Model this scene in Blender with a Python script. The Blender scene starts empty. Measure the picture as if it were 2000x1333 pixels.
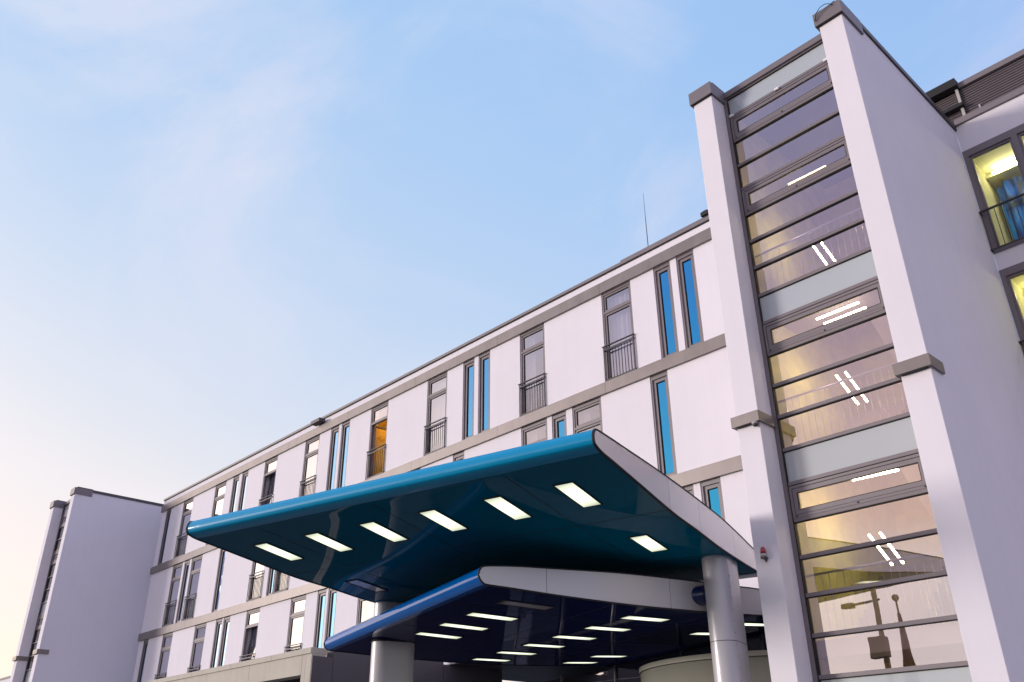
import bpy, bmesh, math, random
from mathutils import Vector, Matrix
random.seed(7)
scene = bpy.context.scene
COL = scene.collection
R = math.radians
EYE = 1.6

# ------------------------------------------------------------------ helpers
def tag(o, label=None, cat=None, group=None, kind=None):
    if label: o['label'] = label
    if cat: o['category'] = cat
    if group: o['group'] = group
    if kind: o['kind'] = kind
    return o

def empty(name, loc, label=None, cat=None, group=None):
    o = bpy.data.objects.new(name, None)
    COL.objects.link(o)
    o.location = loc
    o.empty_display_size = .3
    return tag(o, label, cat, group)

def world_loc(o):
    v = Vector((0, 0, 0))
    while o is not None:
        v += Vector(o.location)
        o = o.parent
    return v

def children(o):
    return [c for c in bpy.data.objects if c.parent == o]

def copy_tree(o, parent=None):
    c = o.copy()
    COL.objects.link(c)
    c.parent = parent
    for k in ('label',):
        if parent is None and k in c: del c[k]
    for ch in children(o):
        copy_tree(ch, c)
    return c

class MB:
    """collects shapes in world (or local) coordinates and links them as one mesh object"""
    def __init__(s): s.bm = bmesh.new()
    def face(s, pts, smooth=False):
        f = s.bm.faces.new([s.bm.verts.new(p) for p in pts]); f.smooth = smooth; return s
    def box(s, x0, x1, y0, y1, z0, z1):
        v = [s.bm.verts.new(p) for p in ((x0,y0,z0),(x1,y0,z0),(x1,y1,z0),(x0,y1,z0),(x0,y0,z1),(x1,y0,z1),(x1,y1,z1),(x0,y1,z1))]
        for f in ((3,2,1,0),(4,5,6,7),(0,1,5,4),(1,2,6,5),(2,3,7,6),(3,0,4,7)):
            s.bm.faces.new([v[i] for i in f])
        return s
    def prism(s, poly, z0, z1):
        a = [s.bm.verts.new((x, y, z0)) for x, y in poly]; b = [s.bm.verts.new((x, y, z1)) for x, y in poly]
        n = len(poly)
        s.bm.faces.new(list(reversed(a))); s.bm.faces.new(b)
        for i in range(n):
            s.bm.faces.new((a[i], a[(i+1) % n], b[(i+1) % n], b[i]))
        return s
    def bar(s, p, q, w, h=None, up=(0,0,1)):
        p, q = Vector(p), Vector(q); h = h or w
        d = (q-p).normalized(); u = Vector(up)
        if abs(d.dot(u)) > .99: u = Vector((1,0,0))
        r = d.cross(u).normalized(); u = r.cross(d).normalized()
        c = [(-w/2,-h/2),(w/2,-h/2),(w/2,h/2),(-w/2,h/2)]
        a = [s.bm.verts.new(p+r*i+u*j) for i, j in c]; b = [s.bm.verts.new(q+r*i+u*j) for i, j in c]
        s.bm.faces.new(list(reversed(a))); s.bm.faces.new(b)
        for i in range(4): s.bm.faces.new((a[i], a[(i+1)%4], b[(i+1)%4], b[i]))
        return s
    def tube(s, p, q, r0, r1=None, n=12):
        p, q = Vector(p), Vector(q); r1 = r0 if r1 is None else r1
        d = (q-p).normalized(); u = Vector((0,0,1)) if abs(d.z) < .9 else Vector((1,0,0))
        e = d.cross(u).normalized(); g = e.cross(d)
        A = []; B = []
        for i in range(n):
            t = 2*math.pi*i/n; w = e*math.cos(t)+g*math.sin(t)
            A.append(s.bm.verts.new(p+w*r0)); B.append(s.bm.verts.new(q+w*r1))
        s.bm.faces.new(A); s.bm.faces.new(list(reversed(B)))
        for i in range(n):
            f = s.bm.faces.new((A[i], B[i], B[(i+1)%n], A[(i+1)%n])); f.smooth = True
        return s
    def ball(s, c, r, n=10):
        bmesh.ops.create_uvsphere(s.bm, u_segments=n*2, v_segments=n, radius=r, matrix=Matrix.Translation(c)); return s
    def data(s, name, mat, bevel=0):
        bmesh.ops.recalc_face_normals(s.bm, faces=s.bm.faces[:])
        me = bpy.data.meshes.new(name); s.bm.to_mesh(me); s.bm.free()
        me.materials.append(mat); return me
    def build(s, name, mat, parent=None, bevel=0, local=False):
        if parent is not None and not local:
            off = world_loc(parent)
            bmesh.ops.translate(s.bm, verts=s.bm.verts[:], vec=-off)
        o = bpy.data.objects.new(name, s.data(name, mat)); COL.objects.link(o)
        o.parent = parent
        if bevel:
            m = o.modifiers.new('edge', 'BEVEL'); m.width = bevel; m.segments = 2; m.limit_method = 'ANGLE'; m.angle_limit = R(50)
        return o

def solo(mb, name, mat, loc, label, cat, bevel=0, group=None):
    """a top-level thing that is one mesh, its origin at loc"""
    bmesh.ops.translate(mb.bm, verts=mb.bm.verts[:], vec=-Vector(loc))
    o = mb.build(name, mat, None, bevel); o.location = loc
    return tag(o, label, cat, group)

# ------------------------------------------------------------------ materials
def mat(name):
    m = bpy.data.materials.new(name); m.use_nodes = True
    nt = m.node_tree; nt.nodes.clear()
    out = nt.nodes.new('ShaderNodeOutputMaterial')
    return m, nt, out

def N(nt, kind, **kw):
    n = nt.nodes.new(kind)
    for k, v in kw.items():
        if k in n.inputs: n.inputs[k].default_value = v
        else: setattr(n, k, v)
    return n

def math_(nt, op, a, b=None, c=None, clamp=False):
    n = nt.nodes.new('ShaderNodeMath'); n.operation = op; n.use_clamp = clamp
    for i, v in enumerate((a, b, c)):
        if v is None: continue
        if hasattr(v, 'is_linked'): nt.links.new(v, n.inputs[i])
        else: n.inputs[i].default_value = v
    return n.outputs[0]

def surface(name, col, rough=.8, metal=0, var=.08, vscale=1.2, bump=0, bscale=60, coat=0, spec=.5, streak=0, fine=0):
    m, nt, out = mat(name)
    b = N(nt, 'ShaderNodeBsdfPrincipled', Roughness=rough, Metallic=metal)
    b.inputs['Coat Weight'].default_value = coat; b.inputs['Coat Roughness'].default_value = .015
    b.inputs['Specular IOR Level'].default_value = spec
    tc = N(nt, 'ShaderNodeNewGeometry')
    no = N(nt, 'ShaderNodeTexNoise', Scale=vscale, Detail=6.0, Roughness=.6)
    nt.links.new(tc.outputs['Position'], no.inputs['Vector'])
    mr = N(nt, 'ShaderNodeMapRange'); mr.inputs['From Min'].default_value = .3; mr.inputs['From Max'].default_value = .7
    mr.inputs['To Min'].default_value = 1-var; mr.inputs['To Max'].default_value = 1+var*.5
    nt.links.new(no.outputs['Fac'], mr.inputs['Value'])
    val = mr.outputs[0]
    if streak:
        mp = N(nt, 'ShaderNodeMapping'); mp.inputs['Scale'].default_value = (3.0, 3.0, .22)
        nt.links.new(tc.outputs['Position'], mp.inputs['Vector'])
        n2 = N(nt, 'ShaderNodeTexNoise', Scale=1.6, Detail=5.0, Roughness=.65)
        nt.links.new(mp.outputs[0], n2.inputs['Vector'])
        m2 = N(nt, 'ShaderNodeMapRange'); m2.inputs['From Min'].default_value = .45; m2.inputs['From Max'].default_value = .8
        m2.inputs['To Min'].default_value = 1.0; m2.inputs['To Max'].default_value = 1-streak
        nt.links.new(n2.outputs['Fac'], m2.inputs['Value'])
        val = math_(nt, 'MULTIPLY', val, m2.outputs[0])
    vm = N(nt, 'ShaderNodeVectorMath', operation='SCALE'); vm.inputs[0].default_value = col[:3]
    nt.links.new(val, vm.inputs['Scale'])
    nt.links.new(vm.outputs[0], b.inputs['Base Color'])
    rr = math_(nt, 'MULTIPLY_ADD', no.outputs['Fac'], .12, rough-.06, clamp=True)
    nt.links.new(rr, b.inputs['Roughness'])
    if bump:
        nb = N(nt, 'ShaderNodeTexNoise', Scale=bscale, Detail=4.0)
        nt.links.new(tc.outputs['Position'], nb.inputs['Vector'])
        bp = N(nt, 'ShaderNodeBump', Strength=bump, Distance=.01)
        nt.links.new(nb.outputs['Fac'], bp.inputs['Height']); nt.links.new(bp.outputs[0], b.inputs['Normal'])
    nt.links.new(b.outputs[0], out.inputs[0])
    return m

def glass(name, refl, gain, rcol, tcol, wav=.015, rough=0.0):
    m, nt, out = mat(name)
    lw = N(nt, 'ShaderNodeLayerWeight', Blend=.5)
    # Schlick-like: refl + (1-refl)*(1-cos)^5 scaled
    p = math_(nt, 'POWER', lw.outputs['Facing'], 3.0)
    f = math_(nt, 'MULTIPLY_ADD', p, gain, refl, clamp=True)
    geo = N(nt, 'ShaderNodeNewGeometry')
    nb = N(nt, 'ShaderNodeTexNoise', Scale=1.3, Detail=2.0)
    nt.links.new(geo.outputs['Position'], nb.inputs['Vector'])
    bp = N(nt, 'ShaderNodeBump', Strength=wav, Distance=.3); nt.links.new(nb.outputs['Fac'], bp.inputs['Height'])
    g = N(nt, 'ShaderNodeBsdfGlossy', Roughness=rough)
    cm = N(nt, 'ShaderNodeMix', data_type='RGBA'); cm.inputs[6].default_value = (*rcol, 1); cm.inputs[7].default_value = (1, 1, 1, 1)
    nt.links.new(math_(nt, 'MULTIPLY', p, 2.6, clamp=True), cm.inputs[0]); nt.links.new(cm.outputs[2], g.inputs['Color'])
    nt.links.new(bp.outputs[0], g.inputs['Normal'])
    t = N(nt, 'ShaderNodeBsdfTransparent'); t.inputs['Color'].default_value = (*tcol, 1)
    mx = N(nt, 'ShaderNodeMixShader')
    nt.links.new(f, mx.inputs[0]); nt.links.new(t.outputs[0], mx.inputs[1]); nt.links.new(g.outputs[0], mx.inputs[2])
    nt.links.new(mx.outputs[0], out.inputs[0])
    return m

def lamp(name, col, strength, edge=None):
    m, nt, out = mat(name)
    e = N(nt, 'ShaderNodeEmission', Strength=strength); e.inputs['Color'].default_value = (*col, 1)
    if edge:                      # tubes behind a diffuser: brightest along its middle
        tc = N(nt, 'ShaderNodeTexCoord'); sp = N(nt, 'ShaderNodeSeparateXYZ')
        nt.links.new(tc.outputs['Generated'], sp.inputs[0])
        a = math_(nt, 'ABSOLUTE', math_(nt, 'SUBTRACT', sp.outputs[1], .5))
        k = math_(nt, 'POWER', math_(nt, 'MULTIPLY', a, 2.0), 1.8)
        s = math_(nt, 'MULTIPLY_ADD', k, -strength*edge, strength)
        nt.links.new(s, e.inputs['Strength'])
    nt.links.new(e.outputs[0], out.inputs[0])
    return m

M = {}
M['stucco'] = surface('white_stucco', (.77, .737, .795), .92, var=.03, vscale=.6, bump=.25, bscale=140, streak=.03)
M['taupe'] = surface('taupe_metal', (.215, .186, .180), .40, metal=.30, var=.12, vscale=1.7, streak=.12)
M['frame'] = surface('frame_taupe', (.185, .158, .172), .45, metal=.0, var=.06)
M['darkmetal'] = surface('dark_metal', (.075, .066, .075), .45, metal=.3, var=.1)
M['iron'] = surface('balustrade_iron', (.05, .048, .055), .45, metal=.4, var=.1)
M['gasket'] = surface('black_gasket', (.012, .011, .013), .7)
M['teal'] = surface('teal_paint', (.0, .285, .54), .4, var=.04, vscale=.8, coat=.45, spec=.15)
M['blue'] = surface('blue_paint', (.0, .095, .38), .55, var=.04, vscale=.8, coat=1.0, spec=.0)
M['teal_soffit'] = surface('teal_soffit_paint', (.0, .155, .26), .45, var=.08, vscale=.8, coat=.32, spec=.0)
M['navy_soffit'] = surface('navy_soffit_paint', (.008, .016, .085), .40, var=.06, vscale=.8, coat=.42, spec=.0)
M['navy'] = surface('navy_paint', (.006, .014, .10), .35, coat=.4)
M['panel'] = surface('white_aluminium', (.62, .60, .63), .30, metal=.25, var=.03, vscale=.5, coat=.2)
M['column'] = surface('column_shell', (.50, .485, .53), .36, metal=.1, var=.04, vscale=.9, coat=.15)
M['beige'] = surface('beige_concrete', (.47, .44, .38), .8, var=.1, vscale=1.1, bump=.2, bscale=40, streak=.1)
M['slate'] = surface('slate_panel', (.085, .08, .10), .5, var=.08, vscale=.9)
M['darkroom'] = surface('unlit_room', (.05, .048, .055), .9)
M['plaster'] = surface('warm_plaster', (.66, .60, .16), .85, var=.3, vscale=2.0, bump=.5, bscale=70)
M['soffit'] = surface('stair_concrete', (.30, .26, .26), .85, var=.08)
M['roomwall'] = surface('room_plaster', (.76, .73, .46), .9, var=.05)
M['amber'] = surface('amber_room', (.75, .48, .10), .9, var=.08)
M['frost'] = surface('frosted_glass', (.43, .47, .50), .14, var=.05, vscale=.5, coat=1.0)
M['curtain'] = surface('sheer_curtain', (.62, .60, .66), .9, var=.05)
M['darkcurtain'] = surface('slate_curtain', (.10, .10, .15), .9, var=.1)
M['steel'] = surface('brushed_steel', (.62, .60, .62), .3, metal=.7, var=.05)
M['drum'] = surface('drum_render', (.30, .295, .255), .6, var=.06, vscale=1.0, streak=.05)
M['asphalt'] = surface('asphalt', (.055, .054, .056), .9, var=.25, vscale=.6, bump=.4, bscale=80)
M['paving'] = surface('paving', (.22, .21, .20), .85, var=.15, vscale=.9, bump=.3, bscale=40)
M['roofing'] = surface('roof_felt', (.05, .05, .055), .9)
M['red'] = surface('red_lens', (.30, .006, .012), .2, coat=.6)
M['lightgrey'] = surface('grey_plastic', (.42, .41, .40), .5)
M['whiteplastic'] = surface('white_plastic', (.82, .80, .78), .4)
M['unlit'] = surface('unlit_diffuser', (.42, .37, .36), .25, coat=.5)
M['glass'] = glass('window_glass', .42, 1.9, (.98, .97, 1.0), (.80, .80, .86))
M['blueglass'] = glass('blue_window_glass', .72, .9, (.04, .52, 1.0), (.02, .10, .22))
M['stairglass'] = glass('stair_glass', .44, .5, (1.0, .89, .96), (.90, .84, .84), wav=.003)
M['roomglass'] = glass('room_window_glass', .06, .5, (.95, .92, 1.0), (.95, .95, .95), wav=.003)
M['lobbyglass'] = glass('lobby_glass', .36, .5, (.8, .8, .85), (.35, .34, .36), wav=.03)
M['panel_lamp'] = lamp('panel_lamp', (.93, 1.0, .76), 1.55, edge=.66)
M['tube'] = lamp('fluorescent_tube', (1.0, .94, .58), 16)
M['tube_warm'] = lamp('warm_tube', (1.0, .80, .40), 8)
M['cove'] = lamp('cove_lamp', (1.0, .95, .52), 26)
M['bulb'] = lamp('room_bulb', (1.0, .70, .22), 16)

def blue_drape():
    m, nt, out = mat('blue_drape_cloth')
    b = N(nt, 'ShaderNodeBsdfPrincipled', Roughness=.6)
    geo = N(nt, 'ShaderNodeNewGeometry')
    mp = N(nt, 'ShaderNodeMapping'); mp.inputs['Rotation'].default_value = (0, R(-32), 0); mp.inputs['Scale'].default_value = (2.2, 1, .5)
    nt.links.new(geo.outputs['Position'], mp.inputs[0])
    no = N(nt, 'ShaderNodeTexNoise', Scale=1.5, Detail=3.0, Distortion=.8); nt.links.new(mp.outputs[0], no.inputs['Vector'])
    cr = N(nt, 'ShaderNodeValToRGB'); e = cr.color_ramp
    e.elements[0].position = .36; e.elements[0].color = (.003, .012, .035, 1)
    e.elements[1].position = .72; e.elements[1].color = (.02, .50, 1.0, 1)
    x = e.elements.new(.46); x.color = (.004, .10, .55, 1); x = e.elements.new(.58); x.color = (.006, .27, 1.0, 1)
    nt.links.new(no.outputs['Fac'], cr.inputs[0]); nt.links.new(cr.outputs[0], b.inputs['Base Color'])
    nt.links.new(b.outputs[0], out.inputs[0]); return m
M['drape'] = blue_drape()

# ------------------------------------------------------------------ sky
SUN_AZ, SUN_EL = R(-137), R(7)          # azimuth clockwise from +Y
sun_dir = Vector((math.sin(SUN_AZ)*math.cos(SUN_EL), math.cos(SUN_AZ)*math.cos(SUN_EL), math.sin(SUN_EL)))
wd = bpy.data.worlds.new("World"); scene.world = wd; wd.use_nodes = True
nt = wd.node_tree; nt.nodes.clear()
out = nt.nodes.new('ShaderNodeOutputWorld')
tc = nt.nodes.new('ShaderNodeTexCoord'); D = tc.outputs['Generated']
def dot(v):
    n = nt.nodes.new('ShaderNodeVectorMath'); n.operation = 'DOT_PRODUCT'; nt.links.new(D, n.inputs[0]); n.inputs[1].default_value = v
    return n.outputs['Value']
sep = nt.nodes.new('ShaderNodeSeparateXYZ'); nt.links.new(D, sep.inputs[0])
west = Vector((-.985, -.17, .0)).normalized()
c = dot(west)
ramp = nt.nodes.new('ShaderNodeValToRGB'); rr = ramp.color_ramp
def stops(r_, lst):
    r_.elements[0].position, r_.elements[0].color = lst[0][0], (*lst[0][1], 1)
    r_.elements[1].position, r_.elements[1].color = lst[-1][0], (*lst[-1][1], 1)
    for p, q in lst[1:-1]:
        e = r_.elements.new(p); e.color = (*q, 1)
c01 = math_(nt, 'MULTIPLY_ADD', c, .5, .5)
stops(rr, [(.0, (.52, .50, .90)), (.30, (.44, .49, .86)), (.52, (.29, .495, .85)), (.70, (.335, .545, .865)), (.80, (.375, .575, .865)), (.88, (.43, .61, .87)), (.94, (.53, .665, .87)), (1.0, (.72, .74, .86))])
nt.links.new(c01, ramp.inputs[0])
def mixc(f, a, b):
    n = nt.nodes.new('ShaderNodeMix'); n.data_type = 'RGBA'
    if hasattr(f, 'is_linked'): nt.links.new(f, n.inputs[0])
    else: n.inputs[0].default_value = f
    for i, v in ((6, a), (7, b)):
        if hasattr(v, 'is_linked'): nt.links.new(v, n.inputs[i])
        else: n.inputs[i].default_value = (*v, 1)
    return n.outputs[2]
# warm band above the horizon, strongest in the west
hz = math_(nt, 'POWER', math_(nt, 'SUBTRACT', 1.0, math_(nt, 'MAXIMUM', sep.outputs[2], 0.0), clamp=True), 3.4)
wf = math_(nt, 'POWER', math_(nt, 'MAXIMUM', math_(nt, 'MULTIPLY_ADD', c, .62, .38), 0.0), 2.0)
warm = math_(nt, 'MULTIPLY', math_(nt, 'MULTIPLY', hz, wf), 1.7, clamp=True)
col = ramp.outputs[0]
pale = math_(nt, 'POWER', math_(nt, 'SUBTRACT', 1.0, math_(nt, 'MAXIMUM', sep.outputs[2], 0.0), clamp=True), 2.3)
col = mixc(math_(nt, 'MULTIPLY', pale, .85), col, (.79, .825, .915))
col = mixc(warm, col, (1.06, .885, .74))
smask = math_(nt, 'MULTIPLY_ADD', sep.outputs[1], -1.6, -.3, clamp=True)
dusk = nt.nodes.new('ShaderNodeValToRGB')
stops(dusk.color_ramp, [(.0, (1.25, 1.20, 1.14)), (.19, (1.20, 1.14, 1.08)), (.25, (1.06, .78, .66)), (.36, (.84, .66, .68)), (.50, (.50, .44, .64)), (.70, (.32, .34, .60)), (1.0, (.30, .42, .74))])
nt.links.new(sep.outputs[2], dusk.inputs[0])
col = mixc(smask, col, dusk.outputs[0])
# thin clouds
mp = nt.nodes.new('ShaderNodeMapping'); mp.inputs['Scale'].default_value = (1.3, 1.9, 2.8); mp.inputs['Rotation'].default_value = (R(-32), R(10), R(65)); mp.inputs['Location'].default_value = (3.7, 1.2, .4)
nt.links.new(D, mp.inputs[0])
cl = nt.nodes.new('ShaderNodeTexNoise'); cl.inputs['Scale'].default_value = 1.5; cl.inputs['Detail'].default_value = 9; cl.inputs['Roughness'].default_value = .58; cl.inputs['Distortion'].default_value = .7
nt.links.new(mp.outputs[0], cl.inputs['Vector'])
mr = nt.nodes.new('ShaderNodeMapRange'); mr.interpolation_type = 'SMOOTHSTEP'
mr.inputs['From Min'].default_value = .42; mr.inputs['From Max'].default_value = .80; mr.inputs['To Max'].default_value = .5
nt.links.new(cl.outputs['Fac'], mr.inputs['Value'])
col = mixc(mr.outputs[0], col, (.91, .83, .89))
# after-glow round the place where the sun went down (behind the camera, to its left)
g = math_(nt, 'POWER', math_(nt, 'MAXIMUM', dot(Vector((math.sin(R(-112)), math.cos(R(-112)), .10)).normalized()), 0.0), 16.0)
gl = mixc(g, (0, 0, 0), (1.1, .84, .66))
add = nt.nodes.new('ShaderNodeMix'); add.data_type = 'RGBA'; add.blend_type = 'ADD'; add.inputs[0].default_value = 1
nt.links.new(col, add.inputs[6]); nt.links.new(gl, add.inputs[7])
bg = nt.nodes.new('ShaderNodeBackground'); bg.inputs['Strength'].default_value = 1.0
nt.links.new(add.outputs[2], bg.inputs[0])
sky = nt.nodes.new('ShaderNodeTexSky'); sky.sky_type = 'NISHITA'; sky.sun_disc = False
sky.sun_elevation = SUN_EL; sky.sun_rotation = SUN_AZ
bg2 = nt.nodes.new('ShaderNodeBackground'); bg2.inputs['Strength'].default_value = .012
nt.links.new(sky.outputs[0], bg2.inputs[0])
ash = nt.nodes.new('ShaderNodeAddShader')
nt.links.new(bg.outputs[0], ash.inputs[0]); nt.links.new(bg2.outputs[0], ash.inputs[1]); nt.links.new(ash.outputs[0], out.inputs[0])

sl = bpy.data.lights.new('sun', 'SUN'); sl.energy = 2.35; sl.angle = R(14); sl.color = (1.0, .90, .85)
so = bpy.data.objects.new('sun', sl); COL.objects.link(so); so.location = (-40, -30, 30)
so.rotation_euler = (-sun_dir).to_track_quat('-Z', 'Y').to_euler()

# ------------------------------------------------------------------ camera
cam = bpy.data.cameras.new('camera'); co = bpy.data.objects.new('camera', cam); COL.objects.link(co); scene.camera = co
cam.sensor_width = 36; cam.lens = 1701.3/2000*36; cam.clip_end = 6000
rt = Vector((.68414844, .72930328, -.00759203)); up = Vector((.338679, -.3084562, .88890455)); fw = Vector((-.6459392, .61071392, .45802954))
co.matrix_world = Matrix(((rt.x, up.x, -fw.x, 0), (rt.y, up.y, -fw.y, 0), (rt.z, up.z, -fw.z, EYE), (0, 0, 0, 1)))

# ------------------------------------------------------------------ ground
tag(MB().box(-1500, 1500, -1500, 1500, -.5, 0).build('ground', M['asphalt']), 'dark asphalt ground round the buildings', None, None, 'structure')
tag(MB().box(-60, 12, 8.2, 30, -.02, .12).build('pavement', M['paving']), 'grey paved forecourt before the building', None, None, 'structure')

# ------------------------------------------------------------------ main building
Y0 = 16.5
S = 16.5
FLOORS = (5.15, 8.23, 11.31)
HEADS = (7.90, 10.99, 14.05)
XL = -42.97
XR = -7.615
mb_ = empty('main_building', (-25.3, Y0, 0), 'long white rendered building of full-height windows between grey ledges', 'building')

# window prototypes in local coordinates (x right, y into the wall, z up; origin bottom left on the wall face)
FW, NW, WH = 1.06, .56, 2.74
def french_frame_mesh(h):
    m = MB(); w = FW
    m.box(0, .055, .02, .14, 0, h); m.box(w-.055, w, .02, .14, 0, h)
    m.box(.055, w-.055, .02, .14, h-.075, h); m.box(.055, w-.055, .02, .14, 0, .05)
    m.box(.055, w-.055, .02, .13, h-.66, h-.60)
    return m
def sash_mesh(x0, x1, z0, z1, t, y0, y1):
    m = MB()
    m.box(x0, x0+t, y0, y1, z0, z1); m.box(x1-t, x1, y0, y1, z0, z1)
    m.box(x0+t, x1-t, y0, y1, z0, z0+t); m.box(x0+t, x1-t, y0, y1, z1-t, z1)
    return m
def gasket_mesh(x0, x1, z0, z1, t, y):
    m = sash_mesh(x0, x1, z0, z1, t, y, y+.012); return m
def quad_mesh(x0, x1, z0, z1, y):
    return MB().face([(x0, y, z0), (x1, y, z0), (x1, y, z1), (x0, y, z1)])
def railing_mesh():
    m = MB(); w = FW; y = -.045
    m.bar((-.035, y, 1.05), (w+.035, y, 1.05), .05, .022)
    m.bar((-.005, y, .945), (w+.005, y, .945), .014, .04)
    m.bar((-.005, y, .035), (w+.005, y, .035), .014, .04)
    for x in (0.012, w-.012): m.bar((x, y, .015), (x, y, 1.045), .02, .03)
    for z in (.05, .95):
        for x in (.012, w-.012): m.bar((x, y-.01, z), (x, .03, z), .022, .05)
    for i in range(9): 
        x = .012+(w-.024)*(i+1)/10
        m.tube((x, y, .05), (x, y, .94), .0085, n=6)
    return m
def curtain_mesh(x0, x1, z0, z1, y, amp=.035, n=40, seed=0):
    m = MB(); rg = random.Random(seed); ph = rg.random()*6; fr = rg.uniform(26, 40)
    pts = [(x0+(x1-x0)*i/n, y+amp*math.sin(fr*(x0+(x1-x0)*i/n)+ph)+.4*amp*math.sin(2.3*fr*i/n+ph)) for i in range(n+1)]
    v = [(m.bm.verts.new((x, yy, z0)), m.bm.verts.new((x, yy, z1))) for x, yy in pts]
    for a, b in zip(v, v[1:]):
        f = m.bm.faces.new((a[0], b[0], b[1], a[1])); f.smooth = True
    return m
FH = WH
D_frame = french_frame_mesh(FH).data('french_window', M['frame'])
zt0, zt1 = FH-.60, FH-.075        # top light
zl0, zl1 = .05, FH-.66            # door leaf
D_toplight = sash_mesh(.055, FW-.055, zt0, zt1, .055, .045, .11).data('top_light', M['frame'])
D_leaf = sash_mesh(.055, FW-.055, zl0, zl1, .06, .045, .11).data('door_leaf', M['frame'])
D_gasket_t = gasket_mesh(.11, FW-.11, zt0+.055, zt1-.055, .013, .064).data('gasket', M['gasket'])
D_gasket_l = gasket_mesh(.115, FW-.115, zl0+.06, zl1-.06, .013, .064).data('gasket', M['gasket'])
D_pane_t = quad_mesh(.10, FW-.10, zt0+.05, zt1-.05, .08).data('pane', M['glass'])
D_pane_l = quad_mesh(.105, FW-.105, zl0+.055, zl1-.055, .08).data('pane', M['glass'])
D_rail = railing_mesh().data('balustrade', M['iron'])
D_curt = [curtain_mesh(.06, FW-.06, .05, FH-.1, .26, .03, seed=k).data('curtain', M['curtain']) for k in range(3)]
D_curth = [curtain_mesh(.06, .42, .05, FH-.1, .26, .03, seed=k+9).data('curtain', M['curtain']) for k in range(3)]
D_curtd = curtain_mesh(.06, .60, .05, FH-.1, .30, .03, seed=21).data('curtain', M['darkcurtain'])
D_nframe = None
def narrow_frame_mesh(h):
    m = MB(); w = NW
    m.box(0, .05, .02, .15, 0, h); m.box(w-.05, w, .02, .15, 0, h)
    m.box(.05, w-.05, .02, .15, h-.10, h); m.box(.05, w-.05, .02, .15, 0, .03)
    return m
D_nframe = narrow_frame_mesh(FH).data('narrow_window', M['frame'])
D_nsash = sash_mesh(.05, NW-.05, .03, FH-.10, .085, .06, .13).data('sash', M['frame'])
D_ngask = gasket_mesh(.135, NW-.135, .115, FH-.185, .014, .078).data('gasket', M['gasket'])
D_npane = quad_mesh(.13, NW-.13, .11, FH-.18, .10).data('pane', M['blueglass'])

def put(name, data, parent, loc=(0, 0, 0), rot=None):
    o = bpy.data.objects.new(name, data); COL.objects.link(o); o.parent = parent; o.location = loc
    if rot: o.rotation_euler = rot
    return o
def french(parent, x, z, mode='plain', label=None, y=Y0, cur=None):
    pl = world_loc(parent)
    f = put('french_window', D_frame, parent, Vector((x, y, z))-pl)
    if label: f['label'] = label
    put('top_light', D_toplight, f); put('gasket', D_gasket_t, f); put('pane', D_pane_t, f)
    if mode in ('plain',):
        put('door_leaf', D_leaf, f); put('gasket', D_gasket_l, f); put('pane', D_pane_l, f)
    elif mode == 'open':
        a = R(80); piv = Vector((.055, .11, 0))
        for n_, d_ in (('door_leaf', D_leaf), ('gasket', D_gasket_l), ('pane', D_pane_l)):
            o = put(n_, d_, f); rot = Matrix.Rotation(a, 4, 'Z')
            o.matrix_basis = Matrix.Translation(piv) @ rot @ Matrix.Translation(-piv)
    elif mode == 'tilt':
        piv = Vector((0, .09, zl0)); rot = Matrix.Rotation(R(-7.5), 4, 'X')
        for n_, d_ in (('door_leaf', D_leaf), ('gasket', D_gasket_l), ('pane', D_pane_l)):
            o = put(n_, d_, f); o.matrix_basis = Matrix.Translation(piv) @ rot @ Matrix.Translation(-piv)
    put('balustrade', D_rail, f)
    if cur is not None: put('curtain', cur, f)
    return f
def narrow(parent, x, z, y=Y0):
    f = put('narrow_window', D_nframe, parent, Vector((x, y, z))-world_loc(parent))
    put('sash', D_nsash, f); put('gasket', D_ngask, f); put('pane', D_npane, f)
    return f

ROWF = {2: [-.8344, -1.0367, -1.3125, -1.5134, -1.7883, -1.9834, -2.2574, -2.4573],
        1: [-.9126, -1.036, -1.389, -1.5125, -1.8620, -1.9835, -2.3373, -2.4572],
        0: [-.8344, -1.0367, -1.3117, -1.5138, -1.7783, -1.9800, -2.2518, -2.4470]}
ROWN = {2: [-.6757, -.7216, -1.1530, -1.1988, -1.6306, -1.6752, -2.1043, -2.1543, -2.5740],
        1: [-.7471, -.9605, -1.2246, -1.4370, -1.7000, -1.8970, -2.1710, -2.3825],
        0: [-.6765, -.7220, -1.1530, -1.1988, -1.6258, -1.6680, -2.0952, -2.1360, -2.5740]}
wall = MB()
for r_, fl in enumerate(FLOORS):
    spans = []
    for x in ROWF[r_]: spans.append((x*S, x*S+FW))
    for x in ROWN[r_]: spans.append((x*S, x*S+NW))
    spans.sort()
    x = XL
    top = HEADS[r_]
    for a, b in spans:
        wall.box(x, a, Y0, Y0+.34, fl, top); x = b
    wall.box(x, XR, Y0, Y0+.34, fl, top)
    for i, q in enumerate(ROWF[r_]):
        k = (r_, i); md = 'plain'; lab = None; cur = None
        if k == (2, 3): md = 'open'; lab = 'full-height window standing open onto an amber-lit room'
        elif k == (2, 5): md = 'tilt'; lab = 'full-height window with its leaf tilted inwards'; cur = D_curtd
        elif k == (0, 5): md = 'tilt'; lab = 'full-height window with its leaf tilted inwards'; cur = D_curtd
        elif k == (2, 0): cur = D_curt[0]; lab = 'full-height window with sheer white curtain'
        else: cur = random.choice([D_curt[1], D_curt[2], D_curth[0], D_curth[1], D_curth[2]])
        french(mb_, q*S, fl, md, lab, cur=cur)
    for q in ROWN[r_]: narrow(mb_, q*S, fl)
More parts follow.
